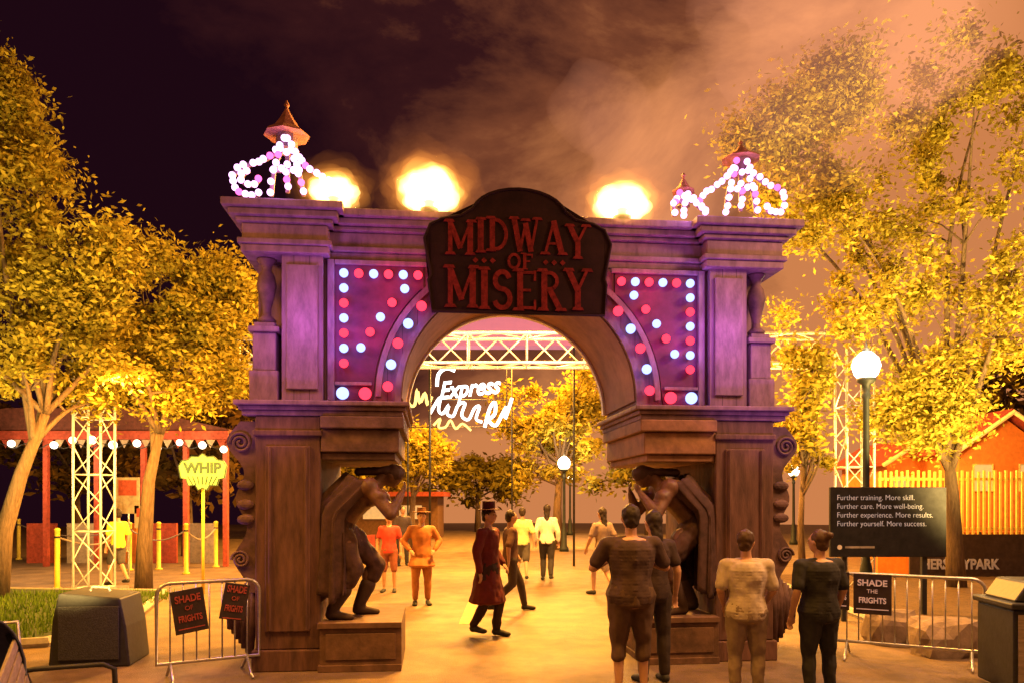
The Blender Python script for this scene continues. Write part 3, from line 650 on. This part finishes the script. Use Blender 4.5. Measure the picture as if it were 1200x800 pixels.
for i in range(22):
    x=W(-10+12.6*i,500).x;q=MB();z0=l.z-.33
    v=[q.bm.verts.new(p) for p in ((x,-.04,z0),(x+.24,-.04,z0),(x+.12,-.05,z0-.22))];q.bm.faces.new(v);q.obj('bunting_flag',m_roofred if i%2 else m_dimw,pav)
for i in range(5):
    x=W(15+50*i,500).x;MB().bb(x-.4,x+.4,1.2,1.3,0,1.1).obj('counter_panel',(m_roofred,m_dimw,m_orange)[i%3],pav)
sl=thing('string_lights',(pav.location.x,Yp-.6,0),'row of warm festoon bulbs strung along the pavilion edge on the left','string lights')
b=MB();pts=[]
for i in range(61):
    t=i/60;pts.append(P(-30+300*t,519+6*math.sin(t*PI*10)**2,Yp-.6)-Vector(sl.location))
b.tube(pts,.012,4);b.obj('cable',m_black,sl)
for i in range(12):
    pp=P(-15+25*i+random.uniform(-4,4),518+random.uniform(-3,9),Yp-.6)-Vector(sl.location)
    q=MB();q.ell((0,0,0),random.uniform(.07,.12),2);o=q.obj('bulb',m_bY,sl,smooth=True,loc=pp)
light('POINT',P(30,540,18.5),(1,.6,.25),320,.4);light('POINT',P(200,540,18.5),(1,.6,.25),320,.4)
wc=P(238,552,14.2);ws=thing('ride_sign',(wc.x,14.2,0),'pale green scalloped fan shaped sign on a post reading WHIP','sign')
pl=[(-.44,.10),(-.38,.20),(-.27,.215),(-.2,.28),(-.08,.27),(0,.33),(.08,.27),(.2,.28),(.27,.215),(.38,.20),(.44,.10),(.40,-.12),(.30,-.14),(.26,-.26),(.13,-.25),(.08,-.34),(0,-.30),(-.08,-.34),(-.13,-.25),(-.26,-.26),(-.30,-.14),(-.40,-.12)]
m_gr=mat('green_sign',(.22,.34,.10),.5,.15,6,.05,emit=(.4,.5,.12),es=.08);m_dg=mat('dark_green_letters',(.02,.05,.03),.5)
sg=MB().prism(pl,-.03,.03).obj('panel',m_gr,ws,loc=(0,0,wc.z))
textm('WHIP',.27,.01,m_dg,'lettering',sg,(0,-.042,.06),ofs=.008,sx=1.0)
MB().tube([(x,-.035,z) for x,z in pl],.012,5,closed=True).obj('border',m_dg,sg)
for k in range(7): MB().tube([(-.27+.09*k,-.036,-.09),(-.18+.06*k,-.036,-.24)],.011,5).obj('stripe',m_dg,sg)
MB().tube([(-.02,.05,0),(-.02,.05,wc.z)],.03,8).obj('post',m_yell,ws,smooth=True)
for i,(px,py,Y,w_,h_) in enumerate(((150,580,17,.5,.8),(166,605,17,.3,.5))):
    c=P(px,py,Y);t=thing('poster_stand',(c.x,Y,0),['white poster board with red print on the left near the person in yellow','small white notice beside the larger white poster board'][i],'poster')
    MB().bb(-w_/2,w_/2,-.02,.02,c.z-h_/2,c.z+h_/2).obj('panel',m_dimw,t);MB().bb(-w_/2+.05,w_/2-.05,-.028,-.021,c.z,c.z+h_/2-.06).obj('printed_block',m_roofred,t)
    MB().tube([(0,.03,0),(0,.03,c.z)],.02,6).obj('post',m_steel,t)
pp_=[(22,655,'at the far left edge'),(67,690,'nearest, left of the truss tower'),(152,668,'just right of the person in yellow'),(186,667,'under the left side of the green sign'),(253,664,'right of the green sign'),(218,672,'directly below the green sign')]
for px,py,lb in pp_:
    p=GP(px,py);t=thing('queue_post',p,'yellow queue post '+lb,'queue post');MB().lathe([(.09,0),(.09,.03),(.05,.05),(.05,1.15),(.06,1.17),(.03,1.2)],(0,0,0),12).obj('post',m_yell,t,smooth=True)
    MB().lathe([(.055,0),(.055,.04)],(0,0,1.0),12).obj('collar',m_black,t)
for i,(a_,b_) in enumerate((((22,655),(152,668)),((152,668),(218,672)),((218,672),(253,664)),((67,690),(152,668)))):
    A=GP(*a_)+Vector((0,0,1.02));B=GP(*b_)+Vector((0,0,1.02));b=MB();b.tube([A.lerp(B,k/10)-Vector((0,0,.25*math.sin(PI*k/10))) for k in range(11)],.018,6)
    tag(b.obj('queue_rope',m_wood),['slack rope from the far left queue post to the one beside the person in yellow','slack rope between the post beside the person in yellow and the one below the green sign','short rope between the two queue posts below and right of the green sign','rope from the nearest queue post to the one beside the person in yellow'][i],'rope')
# ---------------- barricades
m_fsign=mat('fright_sign',(.03,.02,.022),.5)
m_paletx=mat('pale_sign_text',(.5,.40,.36),.5,emit=(.8,.55,.5),es=.18)  # slight emission added so the print stays pale under orange light
m_redtx2=mat('red_sign_text',(.32,.06,.05),.5)
def barricade(A,B,h,label):
    A=Vector(A);B=Vector(B);L_=(B-A).length;rz=math.atan2(B.y-A.y,B.x-A.x);t=thing('crowd_barrier',A,label,'barrier',rz)
    r=.12;fr=[(0,0,.18),(0,0,h-r)]+[(r-r*math.cos(a*PI/8),0,h-r+r*math.sin(a*PI/8)) for a in range(1,5)]+[(L_-r+r*math.sin(a*PI/8),0,h-r+r*math.cos(a*PI/8)) for a in range(0,5)]+[(L_,0,.18)]
    MB().tube(fr,.019,8,closed=True).obj('frame',m_steel,t,smooth=True)
    n=int(L_/.115);b=MB()
    for i in range(1,n): b.tube([(L_*i/n,0,.18),(L_*i/n,0,h)],.0085,6)
    b.obj('upright_bars',m_steel,t,smooth=True)
    for x in (.12,L_-.12): MB().tube([(x,-.28,.015),(x,-.2,.05),(x,0,.18),(x,.2,.05),(x,.28,.015)],.015,6).obj('foot',m_steel,t,smooth=True)
    return t,L_
def fsign(t,x,z,rot,label,tm,w_=.34,h_=.42,mid='OF'):
    s=thing('small_sign',t.location+Matrix.Rotation(t.rotation_euler[2],3,'Z')@Vector((x,-.04,z)),label,'sign',t.rotation_euler[2]);s.rotation_euler=(0,rot,t.rotation_euler[2])
    pn=MB().bb(-w_/2,w_/2,-.012,.0,-h_/2,h_/2).obj('panel',m_fsign,s,bevel=.005)
    k=w_/.34
    textm('SHADE',.095,.003,tm,'lettering',pn,(0,-.018,.12),ofs=.002,sx=.9*k);textm(mid,.06,.003,tm,'lettering',pn,(0,-.018,.03));textm('FRIGHTS',.085,.003,tm,'lettering',pn,(0,-.018,-.07),ofs=.002,sx=.75*k)
    MB().bb(-w_/2+.03,w_/2-.03,-.015,-.013,-.17,-.16).obj('rule',tm,pn)
t1,l1=barricade((-3.38,7.3,0),(-2.56,7.78,0),.95,'steel crowd barrier left of the arch')
fsign(t1,l1*.30,.68,R(-8),'crooked dark sign with red lettering hung on the left barrier, left one of two',m_redtx2,.30);fsign(t1,l1*.74,.74,R(10),'tilted dark sign with red lettering on the left barrier, right one of two',m_redtx2,.24,.36)
t2,l2=barricade((3.62,8.6,0),(4.87,7.9,0),.93,'steel crowd barrier right of the arch in front of the boulders')
fsign(t2,.04,.74,0,'narrow dark sign with pale lettering on the left end of the right barrier',m_paletx,.22,.42,'THE');fsign(t2,.38,.72,0,'wider dark sign with pale lettering second from the left on the right barrier',m_paletx,.38,.44,'THE')
sp=thing('floor_speaker',(-4.45,8.3,0),'black wedge shaped loudspeaker on the ground at left','loudspeaker',R(8))
MB().prism([(-.4,0),(.4,0),(.36,.42),(.3,.72),(-.3,.78),(-.36,.5)],-.3,.35).obj('cabinet',m_black,sp,bevel=.03)
MB().bb(-.3,.3,-.318,-.301,.08,.64).obj('grille',mat('grille',(.035,.035,.035),.4,.5,90,.5),sp,bevel=.008);MB().tube([(-.1,-.0,.77),(-.08,0,.81),(.08,0,.8),(.1,0,.76)],.014,6).obj('handle',m_steel,sp)
bn=thing('park_bench',(-2.78,4.42,0),'slatted wooden park bench with metal arms at the lower left corner','bench',R(120));bn.scale=(1,1,.95)
for i in range(5): MB().bb(-.75,.75,-.1-.1*i,-.02-.1*i,.43,.46).obj('seat_slat',m_wood,bn,bevel=.006)
for i in range(5):
    o=MB().box((0,.02+.02*i,.53+.083*i),(1.5,.022,.068),Matrix.Rotation(R(-14),3,'X')).obj('back_slat',m_wood,bn,bevel=.006)
for x in (-.72,.72):
    MB().tube([(x,-.46,0),(x,-.48,.4),(x,-.47,.62),(x,-.4,.66),(x,0,.67),(x,.1,.66)],.018,8).obj('armrest',m_black,bn,smooth=True);MB().tube([(x,.1,0),(x,-.02,.42),(x,.14,.93)],.02,8).obj('leg',m_black,bn,smooth=True)
st=thing('stroller',(-3.35,4.85,0),'dark blue stroller hood cut off by the left edge of the photo','stroller',R(40))
b=MB();rows=[]
for i in range(9):
    a=PI*i/8*.62;rows.append([b.bm.verts.new((.24*math.cos(PI*j/12),.30*math.sin(a)*math.sin(PI*j/12)*1.0-.05,.62+.40*math.cos(a)*math.sin(PI*j/12))) for j in range(13)])
for A,B in zip(rows,rows[1:]):
    for j in range(12):
        try:b.bm.faces.new((A[j],A[j+1],B[j+1],B[j]))
        except:pass
o=b.obj('hood',cm((.06,.07,.16)),st,smooth=True);o.modifiers.new('s','SOLIDIFY').thickness=.012
MB().bb(-.22,.22,-.3,.2,.3,.42).obj('seat',cm((.06,.07,.16)),st,bevel=.03);MB().tube([(-.23,-.3,.1),(-.23,.1,.6),(-.23,.30,.92),(.23,.30,.92),(.23,.1,.6),(.23,-.3,.1)],.014,6).obj('frame',m_steel,st,smooth=True)
for x in (-.26,.26):
    for y in (-.3,.25):
        q=MB();q.tube([(x+.0,y+.1*math.cos(a*PI/8),.11+.1*math.sin(a*PI/8)) for a in range(16)],.016,6,closed=True);wh=q.obj('wheel',m_black,st,smooth=True)
# ---------------- right side things
c=P(1040,611,11.0);nb_=thing('notice_board',(c.x,11.0,0),'wide dark notice board with four lines of pale text right of the arch','notice board')
pb=MB().bb(-.83,.83,-.03,.03,c.z-.50,c.z+.50).obj('panel',mat('notice_black',(.02,.02,.022),.7,spec=.1),nb_,bevel=.008)
textm('Further training. More skill.\nFurther care. More well-being.\nFurther experience. More results.\nFurther yourself. More success.',.108,.001,mat('pale_print',(.40,.40,.42),.5,emit=(.6,.58,.6),es=.3),'lettering',pb,(-.74,-.034,c.z+.16),align='LEFT',sp=1.15,sx=.93,ofs=-.001)  # emission added to whiten the print, the board has no lighting
b=MB();b.lathe([(.035,-.002),(.035,.002)],(0,0,0),12);o=b.obj('emblem',m_white,pb,loc=(-.70,-.035,c.z-.36));o.rotation_euler=(PI/2,0,0)
MB().bb(-.62,-.2,-.034,-.031,c.z-.375,c.z-.345).obj('fine_print',mat('grey_print',(.3,.28,.25),.5),pb)
for x in (-.6,.55): MB().bb(x-.035,x+.035,.032,.09,0,c.z+.3).obj('post',m_black,nb_)
Yf=17.5
l=P(1030,585,Yf).x
m_pick=mat('picket_baked_yellow_light',(.62,.44,.12),.6,.15,10,.05)  # yellow light on the white pickets is put into the base colour
fe=thing('picket_fence',(l,Yf,0),'pale yellow lit picket fence on the right in front of the gabled buildings','fence')
zt=P(0,552,Yf).z;zb=P(0,628,Yf).z
for i in range(38): MB().bb(i*.125,i*.125+.045,-.02,.02,zb,zt+.03*(i%2)).obj('picket',m_pick,fe)
MB().bb(0,4.75,.021,.05,zt-.2,zt-.14).obj('rail',m_pick,fe);MB().bb(0,4.75,.021,.05,zb+.15,zb+.21).obj('rail',m_pick,fe)
MB().bb(0,4.75,.055,.3,0,zb+.1).obj('base_wall',m_orange,fe)
c=P(1150,650,16.5);bnr=thing('banner',(c.x,16.5,0),'long dark banner with pale park name lettering below the picket fence','banner')
pb=MB().bb(-1.55,2.2,-.02,.02,c.z-.5,c.z+.45).obj('cloth',mat('banner_brown',(.05,.03,.025),.7),bnr);textm('HERSHEYPARK',.30,.004,mat('banner_text',(.45,.4,.35),.5,emit=(.5,.4,.3),es=.1),'lettering',pb,(-.47,-.028,c.z-.2),ofs=.01,sx=.84)
for x in (-1.5,0,1.5): MB().tube([(x,.04,0),(x,.04,c.z+.5)],.025,6).obj('post',m_black,bnr)
m_cream=mat('yellow_trim',(.7,.45,.12),.6,emit=(1,.5,.10),es=.6);m_pane=mat('warm_pane',(.3,.2,.08),.2,emit=(1,.6,.2),es=.6)  # trim is no lamp, emission added so its yellow shows
for i,(px,Y,w_,zt_,hh,lb) in enumerate(((1072,22,1.6,545,.65,'small orange building with low gabled roof behind the picket fence'),(1178,20,2.4,530,1.0,'larger orange gabled building at the right edge behind the picket fence'))):
    c=P(px,zt_,Y);t=thing('house',(c.x,Y,0),lb,'building')
    MB().bb(-w_/2,w_/2,0,3,0,c.z).obj('wall',m_orange,t)
    MB().prism([(-w_/2+.01,c.z+.001),(w_/2-.01,c.z+.001),(0,c.z+hh*.9)],.005,2.9).obj('gable',m_orange,t)
    b=MB()
    for s in (-1,1): b.prism([(s*(w_/2+.25),c.z-.02),(0,c.z+hh+.0),(0,c.z+hh+.12),(s*(w_/2+.28),c.z+.08)],-.3,3.3)
    rf=b.obj('roof',m_roofred,t)
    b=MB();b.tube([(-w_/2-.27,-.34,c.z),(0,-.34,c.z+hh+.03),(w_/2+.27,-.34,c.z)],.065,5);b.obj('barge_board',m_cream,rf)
    for x in (-w_*.25,w_*.25):
        wd=MB().bb(x-.25,x+.25,-.03,-.002,c.z-1.0,c.z-.3).obj('window',m_pane,t);MB().tube([(x-.25,-.04,c.z-1.0),(x-.25,-.04,c.z-.3),(x+.25,-.04,c.z-.3),(x+.25,-.04,c.z-1.0)],.025,5,closed=True).obj('frame',m_pick,wd)
light('POINT',(10.8,18.2,3.6),(1,.6,.2),380,.3)  # light added to brighten the gabled buildings and fence
kb=thing('kiosk',(P(460,585,34).x,34,0),'low dark kiosk row far away through the arch left side','kiosk')
MB().bb(-5,2,0,3,0,1.9).obj('wall',mat('kiosk_wall',(.12,.06,.03),.7),kb);MB().bb(-5.3,2.3,-.4,3.3,1.903,2.1).obj('roof',m_roofred,kb)
for x in (-4,-2.4,-.8,.8): MB().bb(x-.5,x+.5,-.04,-.002,.9,1.5).obj('window',m_pane,kb)
def boulder(loc,r,label):
    b=MB();vs=b.ell((0,0,0),1,3)
    for q in vs:
        q.co*=1+.35*noise.noise(q.co*1.3+Vector(loc));q.co=Vector((max(-.85,min(.85,q.co.x))*r[0],max(-.8,min(.8,q.co.y))*r[1],max(-.4,min(.8,q.co.z))*r[2]))
    tag(b.obj('boulder',mat('boulder_stone',(.18,.13,.10),.85,.35,5,.6),loc=loc,smooth=False),label,'boulder')
boulder((4.9,8.7,.12),(.42,.35,.36),'squarish tan boulder behind the right barrier');boulder((5.7,8.9,.1),(.3,.3,.28),'smaller tan boulder right of the larger one');boulder((4.62,9.4,.15),(.35,.3,.33),'tan boulder farther back behind the right barrier')
tb=thing('litter_bin',(4.78,7.05,0),'square dark litter bin with white sticker cut by the right edge','litter bin',R(-6))
MB().bb(-.33,.33,-.33,.33,.04,.78).obj('body',m_black,tb,bevel=.02);MB().bb(-.36,.36,-.36,.36,.782,.84).obj('rim',m_black,tb,bevel=.015);MB().prism([(-.3,.842),(.3,.842),(.18,1.02),(-.18,1.02)],-.28,.28).obj('lid',m_black,tb,bevel=.02)
for i in range(6): MB().bb(-.3+.1*i,-.235+.1*i,-.342,-.331,.1,.74).obj('slat',m_wood,tb,bevel=.004)
stk=MB().bb(-.2,.06,-.352,-.343,.26,.48).obj('sticker',m_white,tb);textm('W',.16,.002,m_black,'lettering',stk,(-.07,-.355,.37),ofs=.004)
rb=thing('bench',(GP(428,672).x,GP(428,672).y,0),'small red slatted bench seen through the arch behind the left statue','bench',R(60))
MB().bb(-.6,.6,-.22,.2,.42,.46).obj('seat',m_roofred,rb);MB().bb(-.6,.6,.2,.24,.5,.9).obj('backrest',m_roofred,rb)
for x in (-.5,.5): MB().bb(x-.03,x+.03,-.2,.24,0,.418).obj('leg',m_black,rb)
n=9000;rs=np.random.RandomState(3);gx=rs.uniform(-12,-5.7,n);gy=rs.uniform(8.8,13.6,n);V=[];Fc=[]
for i in range(n):
    a=rs.uniform(0,PI);h=rs.uniform(.04,.12);dx,dy=.012*math.cos(a),.012*math.sin(a);V+=[(gx[i]-dx,gy[i]-dy,.1),(gx[i]+dx,gy[i]+dy,.1),(gx[i]+rs.uniform(-.03,.03),gy[i]+rs.uniform(-.03,.03),.1+h)];Fc.append((3*i,3*i+1,3*i+2))
me=bpy.data.meshes.new('grass');me.from_pydata(V,[],Fc);o=link('grass',me,m_l4);o['kind']='stuff';tag(o,'short green grass beside the loudspeaker at lower left','grass')
# ---------------- smoke rising above the right half of the arch; its lamp light is put in as emission
rng=random.Random(5);b=MB()
for k in range(34):
    t=k/33;rr=rng.uniform(.5,1.2)*(.6+.8*t);c=Vector((1.2+4.0*t+rng.uniform(-.9,.9),10.8+rng.uniform(-.5,.5),5.4+4.3*t+rng.uniform(-1.0,1.0)))
    for q in b.ell(c,(rr*1.15,rr*.8,rr),3):
        d=q.co-c;q.co=c+d*(1+.45*noise.noise(q.co*.9)+.25*noise.noise(q.co*2.4))
o=link('smoke',evalmesh(b,.09,5,'smoke'),volem('smoke_baked_light',(1,.40,.22),.10));o['kind']='stuff';tag(o,'orange pink smoke with built-in glow rising above the right half of the arch','smoke')
# ---------------- people
def person(*a,**k): return figure('person',*a,**k)
PH=[((-.34,.06,1.16),(-.14,.26,1.22)),((.34,.06,1.16),(.14,.26,1.22))]
person(GP(138,685),R(60),1.58,'person in bright yellow shirt and dark shorts standing near the left truss tower',ADOWN,walk(.1),(.75,.6,.05),.8,(.08,.07,.07),.45,vox=.018)
person(GP(456,693),PI,1.52,'short person in red shirt facing us, left of the person in orange costume',ADOWN,STAND,(.45,.05,.04),.6,(.25,.08,.05),.5,vox=.018)
r,HT,HR=person(GP(494,708),PI+.2,1.60,'person in orange costume and brown hat with elbows out, near the left plinth',[((-.33,-.02,1.16),(-.22,.14,1.0)),((.33,-.02,1.16),(.22,.14,1.0))],STAND,(.40,.15,.05),1.9,(.36,.14,.05),.95,vox=.016,coat=True,coatlen=.2,bulk=1.12)
def hat(r,HT,HR,tall,col,br=.15,wr=.085):
    b=MB();b.lathe([(br,0),(br,.012),(wr,.02),(wr*.97,tall*.9),(wr*1.02,tall),(.02,tall+.002)],(0,0,0),20);o=b.obj('hat',cm(col),r,smooth=False,loc=HT((0,-.01,.07)));o.rotation_euler=HR.to_euler()
hat(r,HT,HR,.09,(.16,.07,.03),.17)
r,HT,HR=person(GP(572,745),PI+R(62),1.68,'person in long dark red coat and top hat walking in the middle of the path',[((-.27,-.06,1.13),(-.22,.12,.95)),((.27,-.02,1.13),(.25,.02,.87))],walk(.05),(.11,.014,.014),1.9,(.03,.015,.015),1.0,vox=.012,coat=True,coatlen=.45,hstyle='short',bulk=1.08,wr=.014)
hat(r,HT,HR,.12,(.06,.01,.01),.155,.088)
person(GP(598,716),R(-75),1.60,'striding person in dark trousers partly hidden behind the top hat figure',ASWING,walk(.26),(.10,.05,.04),.9,(.05,.035,.03),.98,vox=.015)
person(GP(612,680),R(4),1.60,'person in pale yellow top and dark shorts walking away, left of the pair',ASWING,walk(.08),(.62,.55,.25),.9,(.10,.09,.08),.48,hair=(.03,.02,.015),hstyle='short',vox=.018)
person(GP(641,680),R(-4),1.66,'person in white long sleeved top and black trousers walking away, right of the pair',ADOWN,walk(.06),(.7,.66,.58),1.8,(.03,.025,.025),.98,hstyle='long',vox=.018)
person(GP(706,697),R(30),1.62,'person in grey top and light shorts half hidden left of the broad person with phone',ASWING,walk(.15),(.22,.16,.14),.7,(.4,.33,.25),.45,vox=.016,hstyle='long')
r,HT,HR=person(Vector((1.06,6.85,0)),R(5),1.72,'broad person in dark t-shirt seen from behind with elbows out holding a phone',PH,STAND,(.05,.028,.028),.75,(.07,.04,.03),.56,bulk=1.28,vox=.011,hair=(.02,.012,.01),wr=.010)
ph=MB().box((1.04,7.16,1.26),(.075,.01,.15)).obj('phone',m_black,bevel=.004);tag(ph,'black phone held up by the broad person in dark t-shirt','phone')
person(Vector((1.36,7.38,0)),R(14),1.66,'person with long dark hair and black top just right of the one holding a phone',ADOWN,STAND,(.035,.02,.022),.6,(.03,.02,.02),.98,hstyle='long',vox=.012,headyaw=R(10))
person(Vector((2.03,6.65,0)),R(-8),1.50,'person in light grey t-shirt seen from behind, left of the two at lower right',[((-.26,-.02,1.13),(-.2,.14,.95)),((.26,.0,1.13),(.2,.16,.97))],STAND,(.40,.34,.30),.8,(.20,.15,.12),.98,hstyle='short',hair=(.05,.025,.015),vox=.011,bulk=1.2,headyaw=R(-25),wr=.010)
person(Vector((2.66,6.65,0)),R(12),1.50,'person in black t-shirt and black trousers, rightmost of those seen from behind',[((-.28,-.05,1.13),(-.30,.02,.88)),((.26,-.02,1.13),(.26,.1,.9))],STAND,(.018,.018,.022),.8,(.02,.02,.024),.98,hstyle='bun',hair=(.06,.03,.02),vox=.011,bulk=1.22,headyaw=R(25),wr=.010)
person(GP(400,665),R(170),1.6,'distant person in dark clothes behind the left statue',ADOWN,STAND,(.2,.06,.05),.7,(.05,.04,.04),.98,vox=.022)
person(GP(472,662),R(200),1.6,'distant person in dark clothes between the red shirt and the orange costume',ADOWN,STAND,(.08,.06,.06),.7,(.05,.04,.04),.98,vox=.022)
# ---------------- park flood lighting with added fill lights
OR=(1,.42,.055);YE=(1,.64,.17)
light('AREA',(1.0,12.5,8.0),OR,4200,1.0,(0,13.3,0))
light('AREA',(-1,22.5,9),OR,6800,1.5,(0,19,0))
light('AREA',(2,31,9),OR,8000,1.5,(0,28,0))
light('SPOT',(-4.2,7.2,1.0),YE,5200,.3,(-7.5,13.5,4.5),80,.8)
light('SPOT',(-10.5,9.5,1.2),YE,3200,.3,(-8,13.5,5),80,.8)
light('AREA',(-6,12,3.6),OR,1000,.6,(-6.5,14,0))
light('SPOT',(7.0,9.5,.8),YE,8500,.3,(7.2,13.5,5.2),85,.8)
light('SPOT',(11,10,1.5),YE,4500,.3,(8.5,14,5),85,.8)
light('SPOT',(5.4,16.5,2.5),YE,2500,.3,(6.2,13.6,7.2),85,.8)
light('POINT',(8.8,16.3,3.2),OR,900,.4)
light('AREA',(0,1,6.5),(1,.45,.12),110,1.5,(0,6,0))  # weak warm fill added on the camera side
light('SPOT',(-1.6,4.9,8.0),OR,2600,.8,(-1.6,5.3,0),66,.7)  # pair of spots added to brighten the near ground, cones clear of the gate
light('SPOT',(2.2,4.9,8.0),OR,2600,.8,(2.2,5.3,0),66,.7)
light('AREA',(5.5,6.5,5.5),(1,.5,.2),420,1.0,(3.2,7.2,0))
light('AREA',(-5.5,6.0,4.5),OR,300,1.0,(-4,7.5,0))
print('T end',time.time()-T00)
